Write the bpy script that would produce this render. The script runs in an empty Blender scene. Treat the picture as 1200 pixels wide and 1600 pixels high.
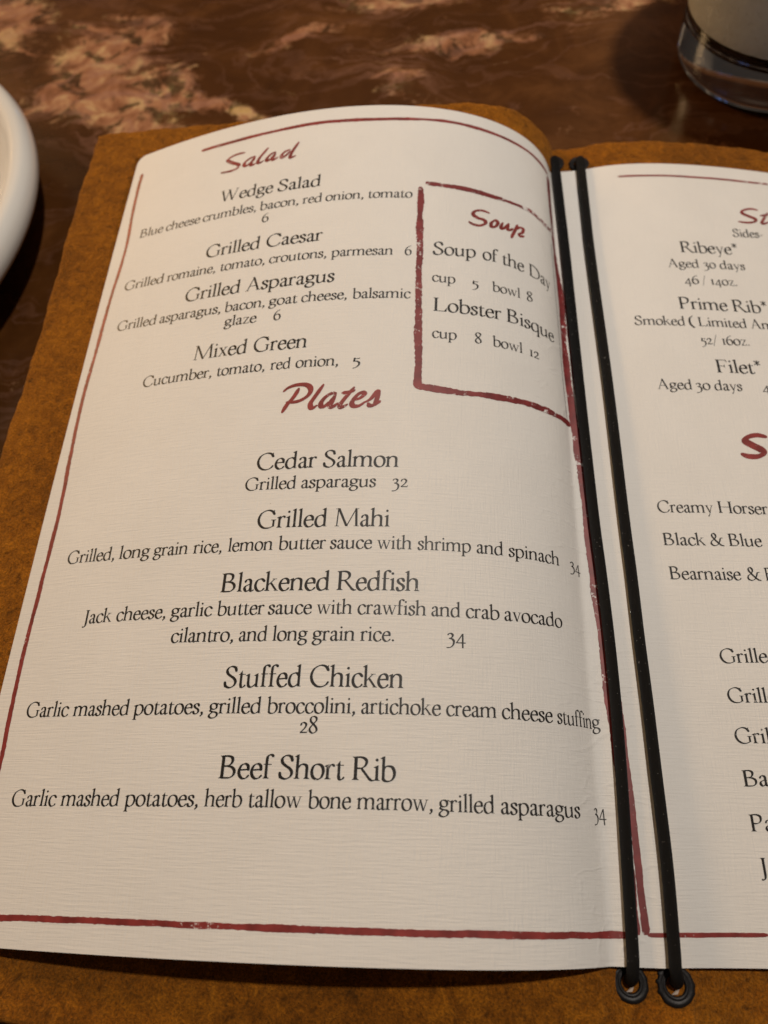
import bpy, bmesh, math, random
import numpy as np
from mathutils import Vector, Matrix
from mathutils.geometry import delaunay_2d_cdt, tessellate_polygon

random.seed(7)
rng = np.random.default_rng(11)
MM = 0.001
scene = bpy.context.scene
col = scene.collection

# ------------------------------------------------------------------ camera
cam_d = bpy.data.cameras.new("camera")
cam = bpy.data.objects.new("camera", cam_d)
col.objects.link(cam)
cam.location = (-41.0742 * MM, 25.0642 * MM, 201.4862 * MM)
cam.rotation_euler = (0.4551, 0.1063, 0.02)
cam_d.sensor_fit = 'VERTICAL'
cam_d.sensor_height = 9.6
cam_d.lens = 9.6 * 1071.75 / 1600.0
cam_d.clip_start = 0.01
cam_d.clip_end = 20.0
cam_d.dof.use_dof = True
cam_d.dof.focus_distance = 0.192
cam_d.dof.aperture_fstop = 2.9
scene.camera = cam

# ------------------------------------------------------------------ world and lamps
w = bpy.data.worlds.new("World")
scene.world = w
w.use_nodes = True
wn = w.node_tree
bg = wn.nodes["Background"]
tcw = wn.nodes.new('ShaderNodeTexCoord')


def reflection_spots(scale, lo, hi, colour, seed):  # unseen bright patches made from noise, added to enrich reflections
    """dim dining room around the table: made-up patches of light in the dark, for reflections"""
    mp = wn.nodes.new('ShaderNodeMapping'); mp.inputs['Location'].default_value = (seed, seed * 1.7, 0)
    wn.links.new(tcw.outputs['Generated'], mp.inputs['Vector'])
    nz = wn.nodes.new('ShaderNodeTexNoise'); nz.inputs['Scale'].default_value = scale; nz.inputs['Detail'].default_value = 1.5
    wn.links.new(mp.outputs['Vector'], nz.inputs['Vector'])
    rp = wn.nodes.new('ShaderNodeValToRGB')
    rp.color_ramp.elements[0].position = lo; rp.color_ramp.elements[0].color = (0, 0, 0, 1)
    rp.color_ramp.elements[1].position = hi; rp.color_ramp.elements[1].color = (*colour, 1)
    wn.links.new(nz.outputs['Fac'], rp.inputs['Fac'])
    return rp.outputs['Color']


def wadd(a, b):
    nd = wn.nodes.new('ShaderNodeMix'); nd.data_type = 'RGBA'; nd.blend_type = 'ADD'
    nd.inputs[0].default_value = 1.0
    for s_, v_ in ((6, a), (7, b)):
        if isinstance(v_, tuple): nd.inputs[s_].default_value = (*v_, 1)
        else: wn.links.new(v_, nd.inputs[s_])
    return nd.outputs[2]


room = wadd((0.34, 0.28, 0.235), reflection_spots(2.6, 0.52, 0.72, (2.2, 1.55, 1.0), 3.1))
room = wadd(room, reflection_spots(9.0, 0.66, 0.72, (9.0, 6.6, 4.2), 1.4))
room = wadd(room, reflection_spots(7.0, 0.71, 0.74, (2.0, 4.5, 12.0), 8.3))
wn.links.new(room, bg.inputs[0])
bg.inputs[1].default_value = 0.075


def lamp(name, loc, target, size, power, colour):
    l = bpy.data.lights.new(name, 'AREA')
    l.shape = 'DISK'
    l.size = size
    l.energy = power
    l.color = colour
    o = bpy.data.objects.new(name, l)
    col.objects.link(o)
    o.location = loc
    d = Vector(target) - Vector(loc)
    o.rotation_euler = d.to_track_quat('-Z', 'Y').to_euler()
    return o


lamp("ceiling_lamp", (0.15, 0.36, 0.90), (-0.02, 0.38, 0.0), 0.045, 5.7, (1.0, 0.908, 0.80))
lamp("wall_lamp", (-1.30, 1.00, 0.80), (-0.15, 0.25, 0.0), 0.34, 9.5, (1.0, 0.62, 0.28))
lamp("plate_highlight_light", (-1.20, 1.45, 0.40), (-0.2, 0.3, 0.0), 0.16, 3.5, (1.0, 0.56, 0.20))  # added weak warm light, meant to put a highlight on the plate

scene.view_settings.view_transform = 'Standard'
scene.view_settings.look = 'None'
scene.view_settings.exposure = 0.0
scene.view_settings.gamma = 1.0
scene.view_settings.use_curve_mapping = False
scene.cycles.max_bounces = 10
scene.cycles.transmission_bounces = 10
scene.cycles.use_denoising = True
scene.cycles.caustics_refractive = False
scene.cycles.caustics_reflective = False

# ------------------------------------------------------------------ data (page measurements, millimetres)
DATA = {"P":{"cx":-41.07416,"cy":25.06422,"cz":201.4862,"rx":0.45508,"ry":0.10625,"rz":0.01997,"f":1071.74944,"p0":0.59962,"p0v":0.19358,"p1":0.14941,"p1v":0.38695,"p2":-0.45132,"p2v":-1.07561,"lt":3.08135,"c0":-7.20173,"c1":9.18075,"q0":-0.42838,"q0v":0.75708,"q1":0.00775,"q1v":-0.14094,"q2":-0.14336,"r0":12.99788,"r1":0.12392,"lt2":2.98385,"p3":-0.0198,"p3v":0.70712},"text":[["dish_name","L","t",[["Cedar",-108.03,126.52,-89.42,126.49],["Salmon",-87.48,126.49,-64.77,126.45]]],["dish_description","L","d",[["Grilled",-110.85,119.95,-95.09,119.83],["asparagus",-93.48,119.83,-71.21,119.88],["32",-66.51,119.92,-61.81,119.97]]],["dish_name","L","t",[["Grilled",-105.61,107.62,-84.84,107.56],["Mahi",-82.49,107.55,-66.64,107.5]]],["dish_description","L","d",[["Grilled,",-168.2,101.41,-150.84,101.2],["long",-149.26,101.18,-138.73,101.08],["grain",-137.51,101.07,-126.26,100.98],["rice,",-124.52,100.96,-115.49,100.91],["lemon",-113.63,100.9,-100.11,100.83],["butter",-98.48,100.82,-84.61,100.78],["sauce",-83.4,100.77,-71.34,100.75],["with",-69.96,100.74,-60.09,100.73],["shrimp",-58.46,100.73,-43.01,100.72],["and",-41.41,100.72,-33.43,100.72],["spinach",-31.75,100.72,-14.16,100.72],["34",-9.46,100.72,-4.12,100.72]]],["dish_name","L","t",[["Blackened",-114.19,88.84,-82.67,88.66],["Redfish",-80.61,88.65,-57.62,88.62]]],["dish_description","L","d",[["Jack",-157.31,81.96,-147.55,82.04],["cheese,",-146.03,82.06,-130.03,82.16],["garlic",-128.51,82.17,-115.73,82.16],["butter",-114.4,82.16,-100.56,82.1],["sauce",-99.45,82.09,-87.04,82.0],["with",-85.73,81.99,-75.89,81.92],["crawfish",-74.42,81.91,-55.58,81.79],["and",-54.17,81.78,-46.17,81.75],["crab",-44.65,81.75,-34.95,81.75],["avocado",-33.59,81.75,-14.64,81.87]]],["dish_description","L","d",[["cilantro,",-127.19,75.0,-108.52,74.8],["and",-106.95,74.78,-98.94,74.72],["long",-97.39,74.7,-87.6,74.64],["grain",-86.37,74.63,-74.69,74.59],["rice.",-73.3,74.58,-64.07,74.56],["34",-49.93,74.57,-44.68,74.58]]],["dish_name","L","t",[["Stuffed",-109.73,62.42,-88.35,62.53],["Chicken",-86.06,62.52,-61.2,62.34]]],["dish_description","L","d",[["Garlic",-170.48,56.01,-155.78,55.86],["mashed",-154.29,55.85,-136.54,55.76],["potatoes,",-135.07,55.75,-114.48,55.73],["grilled",-113.04,55.73,-98.51,55.74],["broccolini,",-96.95,55.74,-73.48,55.75],["artichoke",-71.96,55.74,-51.25,55.69],["cream",-49.92,55.69,-36.47,55.6],["cheese",-35.08,55.59,-20.19,55.42],["stuffing",-18.81,55.4,-3.04,55.12]]],["price","L","d",[["28",-87.6,50.8,-82.95,50.83]]],["dish_name","L","t",[["Beef",-107.98,39.78,-93.59,39.82],["Short",-92.26,39.83,-75.26,39.79],["Rib",-73.41,39.78,-62.37,39.57]]],["dish_description","L","d",[["Garlic",-168.65,32.75,-153.95,32.89],["mashed",-152.52,32.9,-134.89,33.02],["potatoes,",-133.21,33.03,-112.6,33.12],["herb",-111.01,33.12,-100.93,33.14],["tallow",-99.35,33.14,-85.58,33.13],["bone",-84.13,33.13,-73.26,33.09],["marrow,",-71.9,33.08,-53.08,32.96],["grilled",-51.69,32.95,-37.63,32.81],["asparagus",-36.0,32.79,-13.28,32.45],["34",-8.15,32.36,-4.24,32.28]]],["dish_name","L","t",[["Wedge",-137.13,239.58,-115.94,239.44],["Salad",-114.22,239.45,-98.02,239.63]]],["dish_description","L","d",[["Blue",-170.53,232.15,-159.93,231.82],["cheese",-158.65,231.79,-143.93,231.54],["crumbles,",-142.87,231.54,-121.43,231.55],["bacon,",-120.12,231.56,-105.4,231.77],["red",-103.98,231.8,-96.85,231.95],["onion,",-95.55,231.98,-81.84,232.33],["tomato",-80.15,232.38,-64.34,232.85]]],["price","L","d",[["6",-118.52,225.62,-115.94,225.56]]],["dish_name","L","t",[["Grilled",-138.57,213.49,-117.79,213.56],["Caesar",-115.41,213.59,-95.11,214.02]]],["dish_description","L","d",[["Grilled",-171.64,207.29,-154.51,206.5],["romaine,",-153.06,206.45,-133.48,206.08],["tomato,",-131.62,206.07,-114.95,206.08],["croutons,",-113.41,206.09,-92.96,206.34],["parmesan",-91.31,206.37,-70.09,206.7],["6",-66.07,206.76,-63.66,206.79]]],["dish_name","L","t",[["Grilled",-143.62,195.15,-122.66,195.14],["Asparagus",-120.55,195.15,-89.34,195.7]]],["dish_description","L","d",[["Grilled",-170.42,188.93,-153.78,188.02],["asparagus,",-152.37,187.97,-128.65,187.61],["bacon,",-127.23,187.61,-112.69,187.75],["goat",-111.34,187.77,-101.25,187.95],["cheese,",-100.02,187.98,-84.54,188.3],["balsamic",-82.75,188.33,-63.29,188.6]]],["dish_description","L","d",[["glaze",-126.47,181.61,-114.86,181.62],["6",-108.96,181.62,-106.39,181.62]]],["dish_name","L","t",[["Mixed",-135.67,169.57,-116.78,169.61],["Green",-114.45,169.62,-96.32,169.71]]],["dish_description","L","d",[["Cucumber,",-153.71,162.14,-127.93,161.93],["tomato,",-126.11,161.93,-109.59,162.06],["red",-107.72,162.08,-101.07,162.14],["onion,",-99.38,162.16,-85.48,162.24],["5",-80.77,162.24,-78.42,162.24]]],["dish_name","L","t",[["Soup",-56.46,207.77,-41.11,208.82],["of",-38.71,208.91,-32.68,209.02],["the",-31.1,209.03,-22.08,208.9],["Day",-19.77,208.82,-8.43,208.15]]],["price","L","d",[["cup",-56.41,196.29,-48.33,196.14],["5",-42.39,196.01,-40.18,195.98],["bowl",-35.22,195.98,-24.22,196.47],["8",-21.48,196.75,-18.77,197.1]]],["dish_name","L","t",[["Lobster",-55.66,184.07,-31.99,184.57],["Bisque",-30.0,184.62,-8.5,184.74]]],["price","L","d",[["cup",-55.85,173.45,-47.62,173.31],["8",-41.56,173.27,-39.17,173.26],["bowl",-35.39,173.26,-24.2,173.37],["12",-21.23,173.42,-17.17,173.5]]],["dish_name","R","t",[["Ribeye*",47.43,231.32,69.98,231.42]]],["dish_description","R","d",[["Aged",41.37,223.68,53.16,223.75],["30",54.88,223.76,59.75,223.79],["days",61.13,223.8,71.09,223.86]]],["price","R","d",[["46",46.37,215.82,51.88,215.77],["/",53.08,215.76,54.53,215.75],["14oz.",56.46,215.73,66.2,215.69]]],["dish_description","R","d",[["Sides-",69.61,240.74,82.09,241.45]]],["dish_name","R","t",[["Prime",42.56,203.88,60.43,203.54],["Rib*",62.33,203.5,75.58,203.4]]],["dish_description","R","d",[["Smoked",25.34,196.42,43.41,196.17],["(",44.79,196.16,46.87,196.14],["Limited",48.26,196.13,65.94,196.07],["Am",67.41,196.07,76.11,196.08]]],["price","R","d",[["52/",47.94,188.08,53.78,188.11],["16oz.",55.54,188.12,65.3,188.16]]],["dish_name","R","t",[["Filet*",51.26,176.02,67.38,176.08]]],["dish_description","R","d",[["Aged",29.42,168.62,41.37,168.61],["30",42.61,168.61,47.78,168.61],["days",49.11,168.61,58.82,168.6],["4",65.87,168.59,68.59,168.59]]],["dish_name","R","d",[["Creamy",22.68,121.77,40.52,122.02],["Horser",42.01,122.03,57.89,121.95],["adish",58.09,121.95,70.41,121.9]]],["dish_name","R","d",[["Black",22.83,110.58,36.15,110.82],["&",37.51,110.83,41.79,110.87],["Blue",43.29,110.87,53.7,110.87]]],["dish_name","R","d",[["Bearnaise",23.13,99.5,45.02,99.77],["&",46.77,99.79,51.07,99.81],["B",52.43,99.81,54.97,99.81]]],["dish_name","R","d",[["Grilled",34.02,74.41,50.97,74.95]]],["dish_name","R","d",[["Grilled",34.2,63.32,51.24,63.59]]],["dish_name","R","d",[["Grilled",34.22,52.42,51.48,52.66]]],["dish_name","R","d",[["Ba",34.38,41.33,41.44,41.63]]],["dish_name","R","d",[["Pa",34.2,30.38,40.66,30.61]]],["dish_name","R","d",[["J",34.66,20.15,36.48,20.19]]]],"heads":[["L",1.35,[[[-102.2,153.58],[-100.93,154.73],[-98.59,155.58],[-95.83,155.66],[-94.11,154.89],[-93.47,153.45],[-94.09,151.66],[-95.99,150.12],[-98.32,149.43],[-100.74,149.52]],[[-97.35,154.2],[-98.2,152.31],[-99.19,150.56],[-100.64,148.63],[-101.92,146.05]],[[-89.56,155.19],[-90.86,152.84],[-92.12,150.59],[-93.08,148.72],[-92.95,147.27],[-92.24,146.96],[-91.04,147.78]],[[-85.38,151.91],[-86.66,151.95],[-88.42,150.79],[-89.71,148.86],[-89.66,147.48],[-88.65,147.36],[-87.09,148.82],[-85.64,150.99]],[[-85.44,151.45],[-86.47,148.61],[-86.81,147.48],[-86.01,147.07],[-84.44,148.35]],[[-79.74,153.92],[-81.27,151.71],[-82.78,149.45],[-83.72,147.64],[-83.2,146.87],[-81.5,147.81]],[[-83.3,151.96],[-81.31,152.25],[-79.51,152.91]],[[-79.94,149.31],[-77.82,149.92],[-76.41,151.33],[-76.95,152.03],[-78.25,151.46],[-79.63,149.57],[-80.09,148.05],[-79.3,147.17],[-77.66,147.37],[-75.92,148.76]],[[-75.91,148.57],[-74.16,149.9],[-72.48,152.48],[-72.19,151.44],[-72.48,149.33],[-73.21,147.62],[-74.52,147.35],[-74.98,147.96]],[[-73.21,147.5],[-71.3,148.96]]]],["L",1.15,[[[-130.29,263.05],[-132.9,263.06],[-135.62,262.35],[-137.02,260.91],[-134.68,258.9],[-132.26,257.49],[-131.65,256.08],[-133.28,255.0],[-136.04,254.71],[-138.82,254.95]],[[-125.61,259.85],[-127.56,259.17],[-129.37,257.53],[-129.39,256.04],[-128.25,255.73],[-126.17,257.65],[-125.52,259.47]],[[-125.61,259.25],[-126.72,256.56],[-126.36,255.38],[-124.95,255.85]],[[-120.64,262.87],[-121.94,260.94],[-123.47,258.44],[-123.98,256.44],[-123.19,255.75],[-121.67,256.5]],[[-117.28,260.01],[-119.02,259.23],[-120.41,257.43],[-120.08,256.12],[-118.71,256.78],[-117.21,259.4]],[[-117.29,259.17],[-118.08,256.88],[-117.6,256.08],[-116.0,256.99]],[[-111.59,260.0],[-113.33,259.37],[-114.58,257.81],[-114.22,256.36],[-112.73,257.42],[-111.36,259.26]],[[-108.48,263.16],[-110.01,259.97],[-111.09,256.83],[-110.77,255.69],[-109.05,256.33]]]],["L",1.2,[[[-36.09,231.03],[-38.9,231.33],[-41.44,230.26],[-42.17,228.55],[-40.49,227.36],[-37.95,226.99],[-37.58,225.6],[-39.44,224.07],[-41.95,223.84],[-43.6,224.6]],[[-33.93,228.33],[-35.26,226.35],[-35.06,224.78],[-33.52,225.51],[-32.61,227.49],[-33.38,228.33],[-34.04,228.22]],[[-30.57,228.28],[-31.4,225.97],[-30.74,225.43],[-29.1,227.29],[-28.01,228.95]],[[-28.14,228.63],[-28.72,226.39],[-27.86,225.96],[-26.34,227.3]],[[-24.25,230.04],[-25.78,226.16],[-27.24,222.67]],[[-25.32,227.24],[-23.54,229.19],[-21.75,229.44],[-22.21,227.45],[-23.96,225.9]],[[-23.96,225.9],[-23.05,225.29],[-21.43,226.12]]]],["R",1.2,[[[82.8,256.52],[79.91,256.83],[76.57,255.48],[75.98,253.94],[78.45,252.58],[80.85,251.37],[80.25,249.84],[77.15,248.97],[73.6,249.1]],[[86.73,255.46],[84.44,251.85],[83.27,249.75],[84.13,249.31],[86.29,250.51]],[[83.48,253.53],[85.21,254.05],[87.57,254.88]]]],["R",2.0,[[[62.91,150.56],[59.97,151.03],[56.85,150.16],[55.69,148.64],[57.85,147.01],[60.44,145.41],[60.74,143.97],[58.72,142.89],[55.71,142.78],[53.73,143.48]]]]],"borders":[["L","border_line",1.5,[[-150.06,270.35],[-126.71,271.06],[-101.14,272.06],[-76.66,271.9],[-52.32,272.95],[-32.79,272.68],[-17.36,272.62],[-3.4,272.67]]],["L","border_line",1.5,[[-177.78,268.48],[-177.52,251.77],[-175.98,226.81],[-177.17,204.43],[-177.65,181.89],[-178.3,158.31],[-176.17,120.99],[-176.43,96.38],[-176.74,69.05],[-175.68,43.37],[-175.46,24.72],[-175.54,6.8]]],["L","border_line",1.5,[[-176.73,6.46],[-164.13,6.65],[-135.71,7.06],[-110.23,7.2],[-86.6,7.19],[-64.05,7.09],[-34.09,6.95],[-17.44,6.76],[-0.82,6.6]]],["L","border_line",3.3,[[-2.89,271.02],[-2.42,246.21],[-1.1,224.44],[-0.26,204.89],[-1.01,185.58],[-0.62,160.78],[0.13,142.93],[0.16,124.66],[-0.01,110.22],[0.01,97.39],[0.37,85.03],[0.07,74.6],[-0.01,64.27],[0.21,60.23],[0.29,48.4],[0.16,28.03],[0.1,6.7]]],["R","border_line",1.8,[[4.64,275.96],[3.28,225.32],[1.78,185.4],[2.8,142.82],[2.4,110.16],[2.66,85.0],[2.14,70.36],[2.33,63.38],[2.51,56.62],[2.72,45.15],[2.44,29.57],[2.18,15.09],[2.08,6.76]]],["R","border_line",1.0,[[28.58,272.5],[37.49,272.4],[50.43,272.34],[63.65,272.25],[91.09,272.23]]],["R","border_line",1.0,[[2.53,6.77],[10.49,6.85],[20.7,6.89],[33.77,7.07]]],["L","box_outline",2.3,[[-61.65,238.25],[-61.28,220.86],[-61.02,206.6],[-60.57,192.99],[-60.37,179.95],[-59.98,167.47],[-59.57,153.87]]],["L","box_outline",2.2,[[-60.39,154.53],[-52.3,153.94],[-46.16,153.65],[-37.75,153.96],[-28.9,153.92],[-16.36,154.11],[-1.86,154.6]]],["L","box_outline",2.1,[[-59.86,240.29],[-51.65,240.27],[-44.46,239.98],[-34.47,239.66],[-26.39,239.99],[-18.86,240.63],[-9.73,239.88],[-3.29,241.04]]],["L","hairline",0.28,[[-4.92,234.02],[-4.67,215.28],[-4.28,191.91],[-4.25,175.3],[-3.33,156.23]]]],"cords":[[[4.1,284.02,1.7],[4.28,280.05,1.7],[4.04,254.48,1.7],[3.76,230.17,1.7],[2.66,170.07,1.7],[1.95,120.82,1.7],[2.02,99.39,1.7],[1.9,79.74,1.7],[1.45,61.67,1.7],[0.7,44.97,1.7],[-0.64,22.17,1.7],[-1.79,4.3,1.7],[-2.08,1.04,1.7]],[[14.32,281.6,1.7],[14.39,277.3,1.7],[13.67,253.47,1.7],[13.01,229.32,1.7],[12.28,169.5,1.7],[11.1,120.53,1.7],[10.77,99.21,1.7],[10.29,79.67,1.7],[10.02,61.67,1.7],[9.61,45.05,1.7],[9.04,22.38,1.7],[7.92,4.61,1.7],[7.59,0.73,1.7]]]}
P = DATA['P']
H = 279.4
TZ = -17.0
U_SPLIT = 3.7          # where the two printed pages meet under the cords

# ------------------------------------------------------------------ helpers


def tag(o, label=None, cat=None, group=None, kind=None):
    if label: o['label'] = label
    if cat: o['category'] = cat
    if group: o['group'] = group
    if kind: o['kind'] = kind
    return o


def empty(name, loc=(0, 0, 0)):
    o = bpy.data.objects.new(name, None)
    col.objects.link(o)
    o.location = loc
    o.empty_display_size = 0.02
    return o


def mesh_obj(name, verts, faces, m, parent=None, smooth=True, uvs=None):
    me = bpy.data.meshes.new(name)
    me.from_pydata([tuple(float(c) for c in v) for v in verts], [], [tuple(int(i) for i in f) for f in faces])
    if uvs is not None:
        layer = me.uv_layers.new(name="UVMap")
        idx = np.empty(len(me.loops), dtype=np.int32)
        me.loops.foreach_get("vertex_index", idx)
        layer.data.foreach_set("uv", np.asarray(uvs, dtype=np.float32)[idx].ravel())
    me.materials.append(m)
    if smooth:
        me.polygons.foreach_set("use_smooth", [True] * len(me.polygons))
    me.update()
    o = bpy.data.objects.new(name, me)
    col.objects.link(o)
    if parent: o.parent = parent
    return o


def lathe(profile, n=96):
    """profile: list of (r, z) in mm -> verts (metres), faces; r=0 ends close to a point."""
    vs, fs, rings = [], [], []
    for r, z in profile:
        if r <= 1e-6:
            rings.append([len(vs)]); vs.append((0, 0, z * MM))
        else:
            rings.append(list(range(len(vs), len(vs) + n)))
            for k in range(n):
                a = 2 * math.pi * k / n
                vs.append((r * math.cos(a) * MM, r * math.sin(a) * MM, z * MM))
    for A, B in zip(rings[:-1], rings[1:]):
        for k in range(n):
            k2 = (k + 1) % n
            if len(A) == 1 and len(B) == 1: continue
            if len(A) == 1: fs.append((A[0], B[k], B[k2]))
            elif len(B) == 1: fs.append((A[k], B[0], A[k2]))
            else: fs.append((A[k], B[k], B[k2], A[k2]))
    return vs, fs


def smooth_profile(pts, n=6):
    p = [np.array(q, float) for q in pts]
    out = []
    for i in range(len(p) - 1):
        p0 = p[max(i - 1, 0)]; p1 = p[i]; p2 = p[i + 1]; p3 = p[min(i + 2, len(p) - 1)]
        for k in range(n):
            t = k / n
            out.append(0.5 * ((2 * p1) + (-p0 + p2) * t + (2 * p0 - 5 * p1 + 4 * p2 - p3) * t * t + (-p0 + 3 * p1 - 3 * p2 + p3) * t ** 3))
    out.append(p[-1])
    return out


def catmull(pts, n=6, closed=False):
    p = [np.array(q, float) for q in pts]
    if not closed:
        return np.array(smooth_profile(p, n))
    m = len(p); out = []
    for i in range(m):
        p0, p1, p2, p3 = p[i - 1], p[i], p[(i + 1) % m], p[(i + 2) % m]
        for k in range(n):
            t = k / n
            out.append(0.5 * ((2 * p1) + (-p0 + p2) * t + (2 * p0 - 5 * p1 + 4 * p2 - p3) * t * t + (-p0 + 3 * p1 - 3 * p2 + p3) * t ** 3))
    out.append(out[0])
    return np.array(out)


# ------------------------------------------------------------------ materials
class Mat:
    def __init__(self, name):
        self.m = bpy.data.materials.new(name)
        self.m.use_nodes = True
        self.nt = self.m.node_tree
        self.b = self.nt.nodes["Principled BSDF"]

    def n(self, t, **kw):
        nd = self.nt.nodes.new(t)
        for k, v in kw.items():
            if k in nd.inputs.keys() if isinstance(k, str) else False: nd.inputs[k].default_value = v
            else: setattr(nd, k, v)
        return nd

    def l(self, a, b):
        self.nt.links.new(a, b)

    def set(self, **kw):
        for k, v in kw.items():
            self.b.inputs[k.replace('_', ' ')].default_value = v
        return self

    def coord(self, which='Object', scale=(1, 1, 1), rot=(0, 0, 0), loc=(0, 0, 0)):
        tc = self.nt.nodes.new('ShaderNodeTexCoord')
        mp = self.nt.nodes.new('ShaderNodeMapping')
        mp.inputs['Scale'].default_value = scale
        mp.inputs['Rotation'].default_value = rot
        mp.inputs['Location'].default_value = loc
        self.l(tc.outputs[which], mp.inputs['Vector'])
        return mp.outputs['Vector']

    def noise(self, vec, scale, detail=4, rough=0.55, distort=0.0):
        nd = self.nt.nodes.new('ShaderNodeTexNoise')
        nd.inputs['Scale'].default_value = scale
        nd.inputs['Detail'].default_value = detail
        nd.inputs['Roughness'].default_value = rough
        nd.inputs['Distortion'].default_value = distort
        self.l(vec, nd.inputs['Vector'])
        return nd.outputs['Fac']

    def ramp(self, fac, stops):
        nd = self.nt.nodes.new('ShaderNodeValToRGB')
        e = nd.color_ramp.elements
        while len(e) < len(stops): e.new(0.5)
        for el, (p, c) in zip(e, stops):
            el.position = p
            el.color = (*c, 1) if len(c) == 3 else c
        self.l(fac, nd.inputs['Fac'])
        return nd.outputs['Color']

    def mix(self, fac, a, b, blend='MIX'):
        nd = self.nt.nodes.new('ShaderNodeMix')
        nd.data_type = 'RGBA'
        nd.blend_type = blend
        for s, v in ((0, fac), (6, a), (7, b)):
            if hasattr(v, 'links') or hasattr(v, 'is_linked'): self.l(v, nd.inputs[s])
            else: nd.inputs[s].default_value = v if not isinstance(v, tuple) else (*v, 1)[:4]
        return nd.outputs[2]

    def math(self, op, a, b=0.0, clamp=False):
        nd = self.nt.nodes.new('ShaderNodeMath')
        nd.operation = op
        nd.use_clamp = clamp
        for s, v in ((0, a), (1, b)):
            if hasattr(v, 'is_linked'): self.l(v, nd.inputs[s])
            else: nd.inputs[s].default_value = v
        return nd.outputs[0]

    def bump(self, height, strength, dist, normal=None):
        nd = self.nt.nodes.new('ShaderNodeBump')
        nd.inputs['Strength'].default_value = strength
        nd.inputs['Distance'].default_value = dist
        self.l(height, nd.inputs['Height'])
        if normal: self.l(normal, nd.inputs['Normal'])
        return nd.outputs['Normal']


def paper_material():
    M = Mat("linen_paper")
    uv = 'UV'                                   # page coordinates in centimetres
    weft = M.noise(M.coord(uv, (1.5, 17.0, 1)), 1.0, 2, 0.5)
    weft2 = M.noise(M.coord(uv, (0.9, 24.0, 1), loc=(3, 1, 0)), 1.0, 2, 0.6)
    warp = M.noise(M.coord(uv, (17.0, 1.5, 1)), 1.0, 2, 0.5)
    warp2 = M.noise(M.coord(uv, (24.0, 1.2, 1), loc=(7, 2, 0)), 1.0, 2, 0.6)
    blotch = M.noise(M.coord(uv, (0.28, 0.28, 1)), 1.0, 6, 0.66, 0.5)
    wsum = M.math('ADD', M.math('ADD', weft, M.math('MULTIPLY', weft2, 0.6)), M.math('MULTIPLY', M.math('ADD', warp, M.math('MULTIPLY', warp2, 0.6)), 0.9))
    n1 = M.bump(wsum, 0.45, 0.00024)
    wr = M.noise(M.coord(uv, (0.5, 0.22, 1)), 1.0, 3, 0.5, 0.4)
    n2 = M.bump(wr, 0.35, 0.0011, n1)
    # handling creases running into the fold
    sep = M.n('ShaderNodeSeparateXYZ')
    M.l(M.coord(uv), sep.inputs[0])
    near = M.ramp(M.math('ADD', M.math('MULTIPLY', sep.outputs[0], 0.1), 0.5), [(0.24, (0, 0, 0)), (0.44, (1, 1, 1)), (0.52, (1, 1, 1)), (0.60, (0, 0, 0))])
    cr = M.noise(M.coord(uv, (0.30, 0.62, 1), (0, 0, 0.25), (5, 2, 0)), 1.0, 3, 0.55, 0.5)
    ridge = M.math('SUBTRACT', 1.0, M.math('MULTIPLY', M.math('ABSOLUTE', M.math('SUBTRACT', cr, 0.5)), 34.0), clamp=True)
    n3 = M.bump(M.math('MULTIPLY', ridge, near), 0.22, 0.0005, n2)
    M.l(n3, M.b.inputs['Normal'])
    c = M.ramp(blotch, [(0.25, (0.755, 0.735, 0.708)), (0.75, (0.81, 0.79, 0.763))])
    thread = M.ramp(M.math('MULTIPLY', wsum, 0.6), [(0.38, (0.85, 0.845, 0.84)), (0.62, (1, 1, 1))])
    base = M.mix(1.0, c, thread, 'MULTIPLY')
    spk = M.noise(M.coord(uv, (2.1, 2.1, 1), loc=(11, 5, 0)), 3.0, 1, 0.4)
    speck = M.ramp(spk, [(0.0, (0.35, 0.27, 0.2)), (0.118, (0.45, 0.36, 0.28)), (0.135, (1, 1, 1))])
    M.l(M.mix(0.8, base, speck, 'MULTIPLY'), M.b.inputs['Base Color'])
    M.set(Roughness=0.62)
    M.b.inputs['Specular IOR Level'].default_value = 0.35
    return M.m


def ink_material(name, colour, wear, paper=(0.77, 0.74, 0.725), scale=900):
    M = Mat(name)
    v = M.coord('Object')
    f = M.noise(v, scale, 3, 0.7)
    big = M.noise(v, 60, 2, 0.5)
    s = M.math('ADD', M.math('MULTIPLY', f, 0.62), M.math('MULTIPLY', big, 0.38))
    mask = M.ramp(s, [(wear - 0.03, (1, 1, 1)), (wear + 0.03, (0, 0, 0))])
    tone = M.noise(v, 250, 2, 0.5)
    ink = M.ramp(tone, [(0.3, tuple(c * 0.75 for c in colour)), (0.7, tuple(min(1, c * 1.3) for c in colour))])
    M.l(M.mix(mask, ink, paper), M.b.inputs['Base Color'])
    M.set(Roughness=0.5)
    M.b.inputs['Specular IOR Level'].default_value = 0.4
    return M.m


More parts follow.
